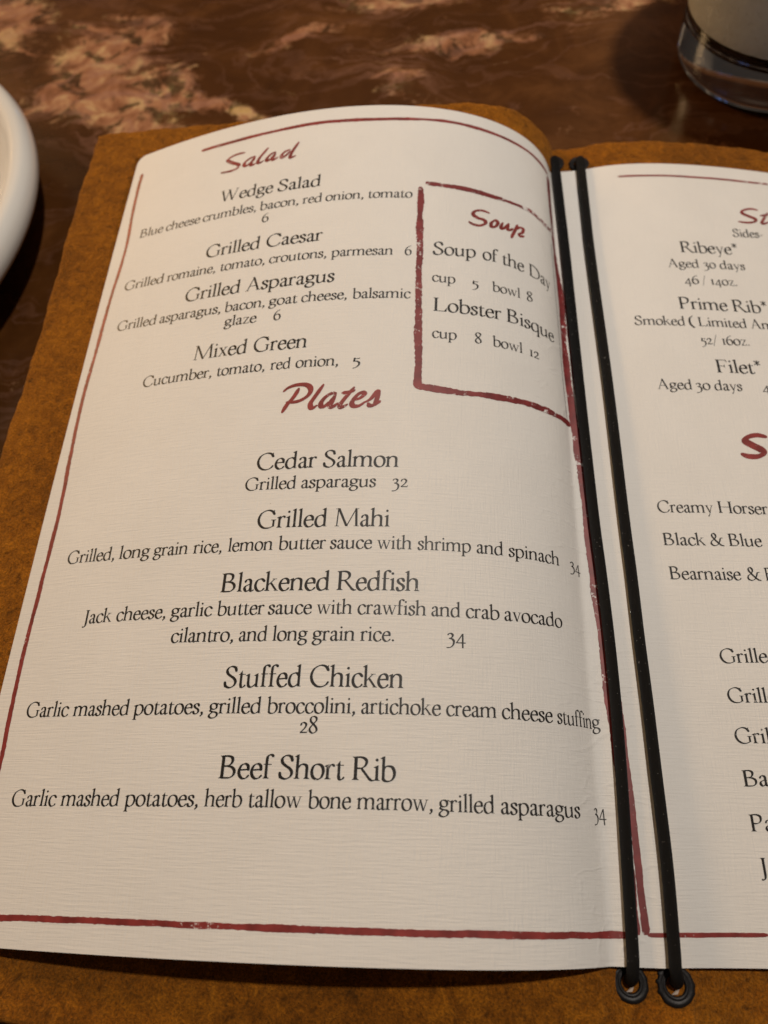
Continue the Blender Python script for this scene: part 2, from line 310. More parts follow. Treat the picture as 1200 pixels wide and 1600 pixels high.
def suede_material():
    M = Mat("tan_suede")
    v = M.coord('Object')
    big = M.noise(v, 22, 5, 0.62, 0.6)
    mid = M.noise(v, 240, 6, 0.70, 0.8)
    fine = M.noise(v, 1500, 3, 0.7)
    s = M.math('ADD', M.math('MULTIPLY', big, 0.4), M.math('MULTIPLY', mid, 0.6))
    c = M.ramp(s, [(0.33, (0.085, 0.024, 0.0016)), (0.48, (0.225, 0.069, 0.0035)), (0.65, (0.42, 0.143, 0.007))])
    f = M.ramp(fine, [(0.30, (0.42, 0.39, 0.37)), (0.52, (1.0, 1.0, 1.0)), (0.70, (1.5, 1.45, 1.4))])
    pit = M.ramp(M.noise(v, 330, 2, 0.5), [(0.27, (0.25, 0.2, 0.18)), (0.36, (1, 1, 1))])
    M.l(M.mix(0.8, M.mix(1.0, c, f, 'MULTIPLY'), pit, 'MULTIPLY'), M.b.inputs['Base Color'])
    n1 = M.bump(fine, 1.0, 0.0008)
    n2 = M.bump(mid, 0.55, 0.0022, n1)
    M.l(n2, M.b.inputs['Normal'])
    M.set(Roughness=0.95)
    M.b.inputs['Specular IOR Level'].default_value = 0.1
    M.b.inputs['Sheen Weight'].default_value = 0.35
    M.b.inputs['Sheen Roughness'].default_value = 0.6
    M.b.inputs['Sheen Tint'].default_value = (0.9, 0.45, 0.12, 1)
    return M.m


def table_material():
    M = Mat("marbled_tabletop")
    v = M.coord('Object')
    # flaked pink and tan stone, gathered in a few clusters and veins where the slab shows them
    wob = M.n('ShaderNodeTexNoise'); wob.inputs['Scale'].default_value = 17; wob.inputs['Detail'].default_value = 5
    M.l(v, wob.inputs['Vector'])
    wv = M.n('ShaderNodeVectorMath', operation='MULTIPLY_ADD')
    M.l(wob.outputs['Color'], wv.inputs[0]); wv.inputs[1].default_value = (0.07, 0.07, 0); M.l(v, wv.inputs[2])

    def blob(cx, cy, rx, ry, rot):
        mp = M.n('ShaderNodeMapping', vector_type='TEXTURE')
        mp.inputs['Location'].default_value = (cx * MM + 0.035, cy * MM + 0.035, TZ * MM)
        mp.inputs['Rotation'].default_value = (0, 0, math.radians(rot))
        mp.inputs['Scale'].default_value = (rx * MM, ry * MM, 1)
        M.l(wv.outputs[0], mp.inputs['Vector'])
        g = M.n('ShaderNodeTexGradient', gradient_type='SPHERICAL')
        M.l(mp.outputs[0], g.inputs['Vector'])
        return g.outputs['Fac']
    tot = None
    for bl in [(-235, 425, 60, 45, 70, 1.0), (-212, 378, 45, 40, 0, 1.0), (-172, 372, 55, 12, -22, 0.95), (-120, 420, 35, 14, 30, 0.75), (-35, 400, 85, 13, 10, 0.72), (-70, 372, 30, 16, -35, 0.7), (-320, 470, 60, 60, 0, 0.9), (60, 430, 60, 16, 20, 0.6), (-60, 450, 50, 16, -10, 0.62), (-195, 345, 40, 22, 0, 0.7)]:
        b = M.math('MULTIPLY', blob(*bl[:5]), bl[5])
        tot = b if tot is None else M.math('MAXIMUM', tot, b)
    wvec = wv.outputs[0]
    st = M.n('ShaderNodeMapping'); st.inputs['Scale'].default_value = (0.8, 2.4, 1.0); st.inputs['Rotation'].default_value = (0, 0, 0.12)
    M.l(wvec, st.inputs['Vector'])
    streak = M.noise(st.outputs[0], 34, 10, 0.72, 0.9)
    fleck = M.noise(v, 130, 8, 0.72, 0.5)
    vein_n = M.noise(st.outputs[0], 15, 4, 0.55, 1.2)
    vein = M.math('SUBTRACT', 1.0, M.math('MULTIPLY', M.math('ABSOLUTE', M.math('SUBTRACT', vein_n, 0.5)), 26.0), clamp=True)
    d = M.noise(v, 7, 7, 0.6, 0.6)
    mott = M.noise(v, 26, 8, 0.68, 0.6)
    body = M.math('ADD', M.math('ADD', M.math('MULTIPLY', streak, 0.62), M.math('MULTIPLY', fleck, 0.26)), M.math('MULTIPLY', tot, 0.36))
    base = M.ramp(M.math('ADD', M.math('MULTIPLY', d, 0.45), M.math('MULTIPLY', mott, 0.55)), [(0.32, (0.040, 0.0135, 0.0034)), (0.50, (0.074, 0.0268, 0.0067)), (0.64, (0.135, 0.053, 0.016))])
    pink = M.ramp(M.noise(v, 52, 7, 0.68, 0.6), [(0.30, (0.12, 0.05, 0.022)), (0.44, (0.30, 0.128, 0.064)), (0.53, (0.44, 0.22, 0.115)), (0.61, (0.58, 0.38, 0.19)), (0.74, (0.50, 0.31, 0.07))])
    mask = M.ramp(body, [(0.505, (0, 0, 0)), (0.55, (0.30, 0.30, 0.30)), (0.59, (0.85, 0.85, 0.85)), (0.66, (1, 1, 1))])
    vmask = M.math('MULTIPLY', M.math('MULTIPLY', vein, M.math('ADD', M.math('MULTIPLY', tot, 0.9), 0.15)), M.math('MULTIPLY', fleck, 1.6), clamp=True)
    holes = M.ramp(M.noise(v, 60, 5, 0.62, 0.7), [(0.42, (0.12, 0.15, 0.10)), (0.49, (1, 1, 1))])
    c = M.mix(mask, base, M.mix(0.85, pink, holes, 'MULTIPLY'))
    c = M.mix(vmask, c, (0.34, 0.17, 0.12))
    M.l(c, M.b.inputs['Base Color'])
    M.l(M.bump(M.noise(v, 45, 3, 0.5), 0.10, 0.0008), M.b.inputs['Normal'])
    M.set(Roughness=0.20)
    M.b.inputs['Specular IOR Level'].default_value = 0.45
    return M.m


def plain(name, colour, rough, metallic=0.0, bump=None, spec=0.5):
    M = Mat(name)
    v = M.coord('Object')
    t = M.noise(v, 120, 4, 0.6)
    M.l(M.ramp(t, [(0.3, tuple(c * 0.82 for c in colour)), (0.7, tuple(min(1, c * 1.12) for c in colour))]), M.b.inputs['Base Color'])
    M.set(Roughness=rough, Metallic=metallic)
    M.b.inputs['Specular IOR Level'].default_value = spec
    if bump:
        M.l(M.bump(M.noise(v, bump[0], 4, 0.6), bump[1], bump[2]), M.b.inputs['Normal'])
    return M.m


def cord_material():
    M = Mat("black_elastic_cord")
    uv = M.coord('UV', (1, 1, 1))
    wv = M.n('ShaderNodeTexWave', wave_type='BANDS', bands_direction='DIAGONAL')
    wv.inputs['Scale'].default_value = 1.0
    M.l(M.coord('UV', (30.0, 3.2, 1)), wv.inputs['Vector'])
    lint = M.noise(M.coord('Object'), 1700, 1, 0.4)
    spots = M.ramp(lint, [(0.745, (0.0065, 0.0062, 0.007)), (0.775, (0.25, 0.24, 0.23))])
    M.l(spots, M.b.inputs['Base Color'])
    M.l(M.bump(wv.outputs['Fac'], 0.9, 0.0005), M.b.inputs['Normal'])
    M.set(Roughness=0.75)
    M.b.inputs['Specular IOR Level'].default_value = 0.3
    return M.m


def glass_material():
    M = Mat("clear_glass")
    v = M.coord('Object')
    M.set(Roughness=0.0, IOR=1.5)
    M.b.inputs['Transmission Weight'].default_value = 1.0
    M.l(M.bump(M.noise(v, 90, 2, 0.5), 0.02, 0.0006), M.b.inputs['Normal'])
    M.l(M.ramp(M.noise(v, 20, 2), [(0.3, (0.94, 0.95, 0.96)), (0.7, (1, 1, 1))]), M.b.inputs['Base Color'])
    return M.m


def drink_material():
    M = Mat("cloudy_iced_drink")
    v = M.coord('Object')
    t = M.noise(v, 28, 4, 0.55, 0.6)
    M.l(M.ramp(t, [(0.3, (0.30, 0.27, 0.225)), (0.7, (0.40, 0.365, 0.31))]), M.b.inputs['Base Color'])
    M.set(Roughness=0.35)
    M.b.inputs['Transmission Weight'].default_value = 0.15
    return M.m


def mist_material():
    M = Mat("misted_glass")
    v = M.coord('Object')
    t = M.noise(v, 40, 5, 0.6, 0.4)
    f = M.noise(v, 420, 3, 0.6)
    M.l(M.ramp(t, [(0.3, (0.40, 0.415, 0.42)), (0.7, (0.50, 0.515, 0.52))]), M.b.inputs['Base Color'])
    M.l(M.bump(f, 0.4, 0.0005), M.b.inputs['Normal'])
    M.l(M.ramp(f, [(0.35, (0.25, 0.25, 0.25)), (0.6, (0.6, 0.6, 0.6))]), M.b.inputs['Roughness'])
    M.b.inputs['Transmission Weight'].default_value = 0.12
    return M.m


def ceramic_material():
    M = Mat("glazed_white_ceramic")
    v = M.coord('Object')
    M.l(M.ramp(M.noise(v, 12, 3), [(0.3, (0.80, 0.77, 0.72)), (0.7, (0.85, 0.82, 0.77))]), M.b.inputs['Base Color'])
    M.set(Roughness=0.12)
    M.b.inputs['Coat Weight'].default_value = 0.5
    M.b.inputs['Coat Roughness'].default_value = 0.05
    M.l(M.bump(M.noise(v, 60, 2), 0.06, 0.0006), M.b.inputs['Normal'])
    return M.m


PAPER = paper_material()
INK = ink_material("black_ink", (0.012, 0.010, 0.009), 0.33)
RED = ink_material("dark_red_ink", (0.235, 0.034, 0.031), 0.36)
REDB = ink_material("dark_red_brushed_ink", (0.195, 0.028, 0.029), 0.385, scale=520)
SUEDE = suede_material()
TABLE = table_material()
CORD = cord_material()
METAL = plain("blackened_brass", (0.013, 0.0115, 0.012), 0.48, 0.4, (900, 0.3, 0.0003))
DARK = plain("hole_shade_black", (0.012, 0.010, 0.009), 0.9)  # shade inside the eyelets, given as a near-black colour
SCRAP = plain("pale_hole_chip", (0.50, 0.42, 0.36), 0.8)  # pale colour for the light spot inside the eyelets
GLASS = glass_material()
DRINK = drink_material()
MIST = mist_material()
CERAMIC = ceramic_material()

# ------------------------------------------------------------------ table
ts = 0.9
gx = np.linspace(-ts, ts, 25)
tv = [(x, y + 0.2, TZ * MM) for y in gx for x in gx]
tf = [(j * 25 + i, j * 25 + i + 1, (j + 1) * 25 + i + 1, (j + 1) * 25 + i) for j in range(24) for i in range(24)]
nv = len(tv)
tv += [(x, y, z - 0.03) for x, y, z in tv]
tf += [tuple(reversed([k + nv for k in f])) for f in tf]
for i in range(24):
    for a, b in ((i, i + 1), (600 + i + 1, 600 + i)): tf.append((b, a, a + nv, b + nv))
    for a, b in (((i + 1) * 25, i * 25), (i * 25 + 24, (i + 1) * 25 + 24)): tf.append((b, a, a + nv, b + nv))
tab = mesh_obj("tabletop", tv, tf, TABLE, smooth=False)
tag(tab, "glossy brown marbled tabletop with pinkish tan streaks", "table", kind="structure")

# ------------------------------------------------------------------ page surface
DS = 1.0
TLs = np.arange(0, 236, DS)
TRs = np.arange(0, 236, DS)


def cum(a): return np.concatenate([[0], np.cumsum((a[1:] + a[:-1]) / 2 * DS)])


def row(u, v):
    q = v / H
    uc = P['c0'] + P['c1'] * q
    ur = uc + P['r0'] + P['r1'] * q
    t = TLs; ww = t / 214.0
    ph = (P['p0'] + P['p0v'] * q) * np.exp(-t / math.exp(P['lt'])) + P['p1'] + P['p1v'] * q + (P['p2'] + P['p2v'] * q) * ww + (P['p3'] + P['p3v'] * q) * ww * ww
    XL, ZL = cum(np.cos(ph)), cum(np.sin(ph))
    t = TRs
    ps = (P['q0'] + P['q0v'] * q) * np.exp(-t / math.exp(P['lt2'])) + P['q1'] + P['q1v'] * q + P['q2'] * np.minimum(t, 100) / 100
    ps = ps * np.clip((108 - t) / 24, 0, 1)
    XR, ZR = cum(np.cos(ps)), cum(np.sin(ps))
    X = u.copy(); Z = np.zeros_like(u)
    m = u < uc; X[m] = uc - np.interp(uc - u[m], TLs, XL); Z[m] = np.interp(uc - u[m], TLs, ZL)
    m = u > ur; X[m] = ur + np.interp(u[m] - ur, TRs, XR); Z[m] = np.interp(u[m] - ur, TRs, ZR)
    # soften the crease a little
    return np.stack([X, np.full_like(X, v), Z], -1)


GU = np.arange(-183.0, 186.01, 0.75)
GV = np.linspace(0, H, 95)
G = np.array([row(GU, v) for v in GV])
# gentle hand-worn undulation of the sheet, strongest near the crease
for _ in range(2):
    G[:, 1:-1] = 0.25 * G[:, :-2] + 0.5 * G[:, 1:-1] + 0.25 * G[:, 2:]
N = np.cross(np.gradient(G, axis=1), np.gradient(G, axis=0))
N /= np.linalg.norm(N, axis=-1, keepdims=True)


def bil(A, u, v):
    fu = np.clip((np.asarray(u) - GU[0]) / (GU[1] - GU[0]), 0, len(GU) - 1.001)
    fv = np.clip((np.asarray(v) - GV[0]) / (GV[1] - GV[0]), 0, len(GV) - 1.001)
    i = fu.astype(int); j = fv.astype(int); a = (fu - i)[:, None]; b = (fv - j)[:, None]
    return (A[j, i] * (1 - a) + A[j, i + 1] * a) * (1 - b) + (A[j + 1, i] * (1 - a) + A[j + 1, i + 1] * a) * b


def page_pts(u, v, h):
    return (bil(G, u, v) + bil(N, u, v) * h) * MM


def make_page(u0, u1, name, parent, open_side):
    us = GU[(GU > u0 + 0.3) & (GU < u1 - 0.3)]
    us = np.concatenate([[u0], us, [u1]])
    vs = np.linspace(0, H, 140)
    nu, nvv = len(us), len(vs)
    UU, VV = np.meshgrid(us, vs)
    th = 0.42
    rc = 4.0
    eu = (UU - u0) if open_side == 'R' else (u1 - UU)
    ev = np.minimum(VV, H - VV)
    a_ = np.clip((rc - eu) / rc, 0, 1); b_ = np.clip((rc - ev) / rc, 0, 1)
    eu2 = np.where(a_ > 0, rc - rc * a_ * np.sqrt(1 - b_ * b_ / 2), eu)
    ev2 = np.where(b_ > 0, rc - rc * b_ * np.sqrt(1 - a_ * a_ / 2), ev)
    UU = (u0 + eu2) if open_side == 'R' else (u1 - eu2)
    VV = np.where(VV < H / 2, ev2, H - ev2)
    top = page_pts(UU.ravel(), VV.ravel(), 0.0)
    bot = page_pts(UU.ravel(), VV.ravel(), -th)
    verts = np.concatenate([top, bot])
    faces = []
    k = nu * nvv
    for j in range(nvv - 1):
        for i in range(nu - 1):
            a = j * nu + i
            faces.append((a, a + 1, a + nu + 1, a + nu))
            faces.append((a + k, a + nu + k, a + nu + 1 + k, a + 1 + k))
    rim = [i for i in range(nu)] + [j * nu + nu - 1 for j in range(1, nvv)] + [(nvv - 1) * nu + i for i in range(nu - 2, -1, -1)] + [j * nu for j in range(nvv - 2, 0, -1)]
    base = 2 * k
    side_v = np.concatenate([top[rim], bot[rim]])
    m_ = len(rim)
    for q in range(m_):
        a, b = rim[q], rim[(q + 1) % m_]
        on_l = a % nu == 0 and b % nu == 0
        on_r = a % nu == nu - 1 and b % nu == nu - 1
        if (open_side == 'L' and on_l) or (open_side == 'R' and on_r): continue
        faces.append((base + (q + 1) % m_, base + q, base + m_ + q, base + m_ + (q + 1) % m_))
    verts = np.concatenate([verts, side_v])
    uvs = np.stack([UU.ravel(), VV.ravel()], -1) / 10.0
    o = mesh_obj(name, verts, faces, PAPER, parent, True, np.concatenate([uvs, uvs, uvs[rim], uvs[rim]]))
    return o


menu = empty("menu", (0, 0.14, TZ * MM))
tag(menu, "open restaurant menu with cream pages in a tan suede cover held by black cords", "menu")
INV = Matrix.Translation((0, -0.14, -TZ * MM))


def child(o, parent):
    o.parent = parent
    return o


def finish_menu(objs_direct):
    for o in objs_direct:
        o.matrix_parent_inverse = INV


pageL = make_page(-182.0, U_SPLIT, "page", menu, 'R')
tag(pageL, "curved page listing salads, soups and plates")
pageR = make_page(U_SPLIT, 185.0, "page", menu, 'L')
tag(pageR, "flatter page listing steaks, cut off by the picture edge")
PAGES = {'L': pageL, 'R': pageR}

# ------------------------------------------------------------------ lettering: a pen-drawn old-style roman
SW, CW = 75, 88


def rect(x0, y0, x1, y1): return ('P', [(x0, y0), (x1, y0), (x1, y1), (x0, y1)])


def foot(x, l, r, w=SW, y=0):
    h = w / 2
    return ('P', [(x - h - l, y), (x + h + r, y), (x + h + r, y + 14), (x + h + r * 0.35, y + 24), (x + h, y + 62), (x - h, y + 62), (x - h - l * 0.35, y + 24), (x - h - l, y + 14)])


def head(x, l, r, w=CW, y=625):
    h = w / 2
    return ('P', [(x - h - l, y), (x - h - l, y - 14), (x - h - l * 0.35, y - 24), (x - h, y - 62), (x + h, y - 62), (x + h + r * 0.35, y - 24), (x + h + r, y - 14), (x + h + r, y)])


def flag(x, y, w=SW):
    h = w / 2
    return ('P', [(x - h - 50, y - 48), (x - h - 44, y - 62), (x - h, y - 66), (x - h, y - 120), (x + h, y - 120), (x + h, y + 12), (x + h - 12, y + 12)])


def V(x, y0, y1, w=SW): return rect(x - w / 2, y0, x + w / 2, y1)
def D(x0, y0, x1, y1, w): return ('P', [(x0 - w / 2, y0), (x0 + w / 2, y0), (x1 + w / 2, y1), (x1 - w / 2, y1)])
def S(*p): return ('S', list(p))
def C(*p): return ('C', list(p))
def O(x, y, r): return ('P', [(x + r * math.cos(a * math.pi / 6), y + r * math.sin(a * math.pi / 6)) for a in range(12)])


def arch(x0, x1): return S((x0, 270), (x0 + (x1 - x0) * .3, 370), (x0 + (x1 - x0) * .58, 398), (x1 - 22, 365), (x1, 290), (x1, 200))


GL = {
 ' ': (210, []),
 'a': (365, [S((78, 318), (112, 380), (168, 398), (225, 375), (245, 315), (246, 250)), V(246, 70, 300), S((246, 110), (258, 28), (292, 6), (345, 40)),
             S((246, 240), (170, 212), (95, 168), (68, 100), (98, 25), (150, 6), (208, 40), (246, 92))]),
 'b': (440, [V(88, 25, 650), flag(88, 655), S((88, 300), (145, 378), (225, 400), (325, 368), (380, 240), (362, 105), (290, 15), (200, -8), (125, 10), (88, 50))]),
 'c': (360, [S((312, 330), (262, 386), (195, 400), (105, 350), (58, 215), (80, 85), (150, 5), (220, -3), (278, 22), (322, 75)), O(298, 335, 26)]),
 'd': (450, [V(340, 20, 650), flag(340, 655), S((340, 325), (285, 388), (212, 400), (108, 345), (58, 195), (82, 65), (150, 0), (225, 5), (290, 45), (340, 105)), rect(310, 0, 412, 15)]),
 'e': (370, [S((70, 226), (180, 236), (308, 246)), S((308, 246), (292, 350), (212, 400), (115, 355), (60, 215), (80, 85), (152, 5), (218, -3), (278, 22), (328, 80))]),
 'f': (270, [V(108, 0, 520), S((108, 480), (120, 590), (170, 645), (230, 645), (262, 620)), O(256, 612, 27), foot(108, 40, 55), rect(28, 374, 240, 398)]),
 'g': (405, [C((190, 400), (278, 370), (310, 285), (278, 195), (190, 168), (105, 195), (72, 285), (105, 370)), S((122, 190), (78, 140), (88, 98), (155, 72), (270, 52), (338, 0), (328, -95), (232, -170), (115, -168), (48, -110), (65, -35), (130, 25), (165, 68)), S((280, 362), (320, 382), (370, 388)), O(372, 384, 22)]),
 'h': (460, [V(88, 0, 650), flag(88, 655), foot(88, 42, 38), arch(88, 348), V(348, 0, 260), foot(348, 38, 45)]),
 'i': (215, [V(106, 0, 390), flag(106, 400), foot(106, 42, 44), O(100, 555, 41)]),
 'k': (430, [V(88, 0, 650), flag(88, 655), foot(88, 42, 40), D(95, 170, 300, 395, 34), D(185, 265, 370, 0, 76), rect(225, 384, 368, 400), rect(295, 0, 430, 15)]),
 'l': (212, [V(106, 0, 650), flag(106, 655), foot(106, 44, 44)]),
 'm': (700, [V(88, 0, 390), flag(88, 400), foot(88, 42, 38), arch(88, 336), V(336, 0, 260), foot(336, 38, 38), arch(336, 586), V(586, 0, 260), foot(586, 38, 45)]),
 'n': (460, [V(88, 0, 390), flag(88, 400), foot(88, 42, 38), arch(88, 348), V(348, 0, 260), foot(348, 38, 45)]),
 'o': (415, [C((205, 402), (320, 350), (362, 200), (312, 48), (210, -6), (96, 48), (52, 198), (96, 350))]),
 'p': (445, [V(88, -205, 390), flag(88, 400), foot(88, 44, 48, y=-205), S((88, 300), (145, 378), (228, 400), (328, 365), (382, 222), (342, 75), (250, -6), (160, 0), (88, 55))]),
 'q': (440, [V(348, -205, 385), foot(348, 44, 42, y=-205), S((348, 330), (288, 390), (215, 400), (108, 345), (58, 198), (84, 68), (152, 0), (232, 5), (302, 52), (348, 110)), ('P', [(318, 380), (372, 412), (378, 412), (378, 330)])]),
 'r': (305, [V(88, 0, 390), flag(88, 400), foot(88, 42, 58), S((92, 280), (140, 362), (195, 396), (250, 380)), O(248, 366, 33)]),
 's': (305, [S((240, 325), (215, 382), (152, 398), (88, 372), (72, 308), (112, 245), (190, 195), (238, 140), (236, 70), (185, 8), (120, -4), (72, 20), (52, 80)), D(246, 310, 252, 400, 14), D(44, 0, 48, 92, 14)]),
 't': (275, [V(108, 70, 430), ('P', [(78, 395), (108, 395), (138, 395), (138, 505), (130, 505), (78, 420)]), rect(30, 374, 240, 398), S((108, 105), (122, 22), (168, -2), (215, 18), (245, 52))]),
 'u': (460, [V(88, 110, 385), flag(88, 396), S((88, 150), (104, 42), (168, -2), (242, 20), (325, 95)), V(342, 0, 385), flag(342, 396), rect(312, 0, 418, 15)]),
 'v': (400, [D(85, 390, 208, 0, 68), D(330, 390, 205, 0, 30), rect(15, 384, 158, 400), rect(262, 384, 392, 400)]),
 'w': (610, [D(85, 390, 196, 0, 66), D(305, 390, 196, 0, 30), D(295, 390, 408, 0, 66), D(530, 390, 408, 0, 30), rect(15, 384, 158, 400), rect(230, 384, 360, 400), rect(465, 384, 592, 400)]),
 'x': (405, [D(90, 390, 318, 10, 76), D(308, 390, 78, 10, 32), rect(18, 384, 165, 400), rect(248, 384, 375, 400), rect(14, 0, 142, 16), rect(236, 0, 392, 16)]),
 'y': (400, [D(85, 390, 210, 15, 66), D(330, 390, 152, -160, 32), rect(15, 384, 158, 400), rect(262, 384, 392, 400), O(125, -168, 32)]),
 'z': (365, [rect(48, 370, 318, 398), D(290, 385, 75, 12, 62), rect(42, 0, 325, 28), ('P', [(48, 398), (48, 290), (60, 290), (85, 370), (85, 398)]), ('P', [(325, 0), (325, 110), (313, 110), (290, 28), (290, 0)])]),
 'A': (630, [D(312, 640, 92, 0, 36), D(300, 650, 515, 0, 82), rect(150, 215, 440, 240), rect(20, 0, 170, 15), rect(430, 0, 605, 15)]),
 'B': (545, [V(118, 0, 625, CW), head(118, 46, 0), foot(118, 46, 0, CW), S((112, 611), (250, 613), (350, 575), (375, 485), (330, 385), (240, 340), (130, 335)), S((240, 338), (362, 308), (442, 225), (436, 108), (350, 25), (230, 12), (110, 15))]),
 'C': (630, [S((548, 500), (495, 585), (390, 632), (270, 615), (132, 515), (68, 325), (112, 138), (232, 18), (372, -6), (495, 42), (568, 135)), ('P', [(545, 640), (562, 640), (562, 470), (548, 470), (520, 560)])]),
 'D': (690, [V(118, 0, 625, CW), head(118, 46, 0), foot(118, 46, 0, CW), S((112, 611), (290, 614), (472, 555), (602, 400), (608, 220), (502, 72), (332, 14), (110, 15))]),
 'F': (495, [V(118, 0, 625, CW), head(118, 46, 0), foot(118, 46, 56, CW), rect(112, 598, 440, 625), ('P', [(440, 625), (456, 500), (440, 500), (405, 598)]), rect(112, 305, 350, 330), ('P', [(352, 395), (352, 240), (338, 240), (325, 305), (325, 330), (338, 395)])]),
 'G': (680, [S((555, 500), (500, 585), (390, 632), (270, 615), (132, 515), (68, 325), (112, 138), (232, 18), (372, -6), (480, 20), (560, 70)), V(555, 45, 290, 66), ('P', [(470, 292), (470, 278), (522, 262), (588, 262), (638, 278), (638, 292)]), ('P', [(548, 640), (565, 640), (565, 470), (551, 470), (522, 560)])]),
 'H': (715, [V(125, 0, 625, CW), V(585, 0, 625, CW), head(125, 46, 50), foot(125, 46, 50, CW), head(585, 50, 46), foot(585, 50, 46, CW), rect(120, 312, 590, 338)]),
 'J': (305, [V(170, 0, 625, CW), head(170, 50, 46), S((168, 30), (155, -85), (98, -150), (40, -150)), O(44, -138, 28)]),
 'L': (530, [V(118, 0, 625, CW), head(118, 46, 56), foot(118, 46, 0, CW), rect(112, 0, 440, 27), ('P', [(440, 0), (482, 0), (502, 175), (486, 175), (405, 27)])]),
 'M': (835, [D(132, 625, 100, 0, 38), D(140, 640, 415, 0, 82), D(700, 640, 412, 0, 34), D(695, 625, 725, 0, 74), rect(35, 0, 180, 15), rect(640, 0, 810, 15), rect(50, 610, 160, 625), rect(680, 610, 790, 625)]),
 'P': (520, [V(118, 0, 625, CW), head(118, 46, 0), foot(118, 46, 56, CW), S((112, 611), (272, 615), (392, 565), (422, 455), (372, 340), (262, 285), (150, 290))]),
 'R': (600, [V(118, 0, 625, CW), head(118, 46, 0), foot(118, 46, 52, CW), S((112, 611), (262, 615), (372, 565), (398, 470), (350, 370), (245, 318), (130, 316)), D(265, 322, 500, 18, 84), S((480, 40), (545, 2), (600, 6))]),
 'S': (460, [S((368, 505), (340, 588), (252, 632), (152, 610), (92, 530), (112, 430), (202, 350), (320, 270), (378, 170), (342, 60), (242, -4), (142, 8), (74, 60), (56, 145)), D(374, 490, 378, 632, 16), D(46, 0, 52, 160, 16)]),
 'W': (910, [D(115, 620, 282, 0, 80), D(455, 600, 280, 0, 34), D(425, 620, 600, 0, 80), D(790, 620, 598, 0, 34), rect(35, 610, 200, 625), rect(345, 610, 510, 625), rect(715, 610, 865, 625)]),
 '0': (410, [C((205, 402), (320, 350), (362, 200), (312, 48), (205, -6), (92, 48), (52, 198), (92, 350))]),
 '1': (255, [V(125, 0, 390), head(125, 42, 42, SW, 400), foot(125, 42, 42)]),
 '2': (385, [S((72, 305), (112, 380), (192, 400), (268, 355), (276, 275), (210, 165), (70, 28)), rect(48, 0, 330, 46), ('P', [(330, 0), (348, 120), (336, 120), (318, 46)])]),
 '3': (375, [S((75, 340), (130, 396), (210, 392), (260, 328), (225, 240), (140, 190)), S((140, 190), (240, 165), (302, 70), (272, -80), (172, -180), (45, -198))]),
 '4': (425, [D(285, 400, 46, 10, 50), rect(32, 0, 395, 40), V(285, -195, 400, 62)]),
 '5': (365, [S((110, 385), (100, 300), (88, 215)), ('P', [(95, 362), (290, 392), (315, 430), (325, 425), (300, 350), (95, 340)]), S((85, 208), (192, 212), (288, 148), (284, 0), (192, -130), (60, -195))]),
 '6': (415, [S((332, 620), (205, 555), (95, 410), (58, 220), (98, 60), (205, -5), (315, 50), (355, 180), (315, 310), (212, 360), (100, 295))]),
 '8': (405, [C((200, 632), (300, 588), (308, 480), (200, 345), (82, 200), (82, 70), (202, -5), (330, 70), (320, 200), (205, 335), (92, 450), (102, 588))]),
 ',': (195, [O(95, 38, 42), S((112, 45), (112, -25), (60, -92))]),
 '.': (190, [O(95, 38, 44)]),
 '/': (330, [D(45, -110, 290, 655, 32)]),
 '&': (660, [S((590, 395), (520, 372), (468, 230), (378, 72), (250, -5), (122, 20), (62, 120), (110, 230), (230, 330), (312, 440), (312, 555), (235, 630), (162, 585), (150, 480), (240, 330), (380, 150), (520, 20), (625, -5)), rect(520, 380, 640, 398)]),
 '(': (270, [S((228, 680), (120, 540), (82, 300), (120, 50), (228, -110))]),
 '*': (330, [D(165, 400, 165, 660, 44), ('P', [(45, 455), (62, 418), (285, 605), (268, 642)]), ('P', [(45, 605), (62, 642), (285, 455), (268, 418)])]),
 '-': (300, [rect(40, 185, 255, 222)]),
}


def ribbon_faces(path, hw, closed=False, caps=True):
    """quads of a stroke whose half width along its normal is hw(nx, ny, t)."""
    p = path
    d = np.gradient(p, axis=0)
    if closed:
        d[0] = d[-1] = p[1] - p[-2]
    d /= np.linalg.norm(d, axis=1, keepdims=True) + 1e-9
    n = np.stack([-d[:, 1], d[:, 0]], -1)
    m = len(p)
    hh = np.array([hw(n[i, 0], n[i, 1], i / (m - 1)) for i in range(m)])[:, None]
    a, b = p + n * hh, p - n * hh
    out = [[a[i], b[i], b[i + 1], a[i + 1]] for i in range(m - 1)]
    if caps and not closed:
        for e, s in ((0, -1), (m - 1, 1)):
            r = hh[e, 0]
            t = d[e] * s
            out.append([p[e] + n[e] * r, p[e] + n[e] * r * 0.7 + t * r * 0.7, p[e] + t * r, p[e] - n[e] * r * 0.7 + t * r * 0.7, p[e] - n[e] * r])
    return out


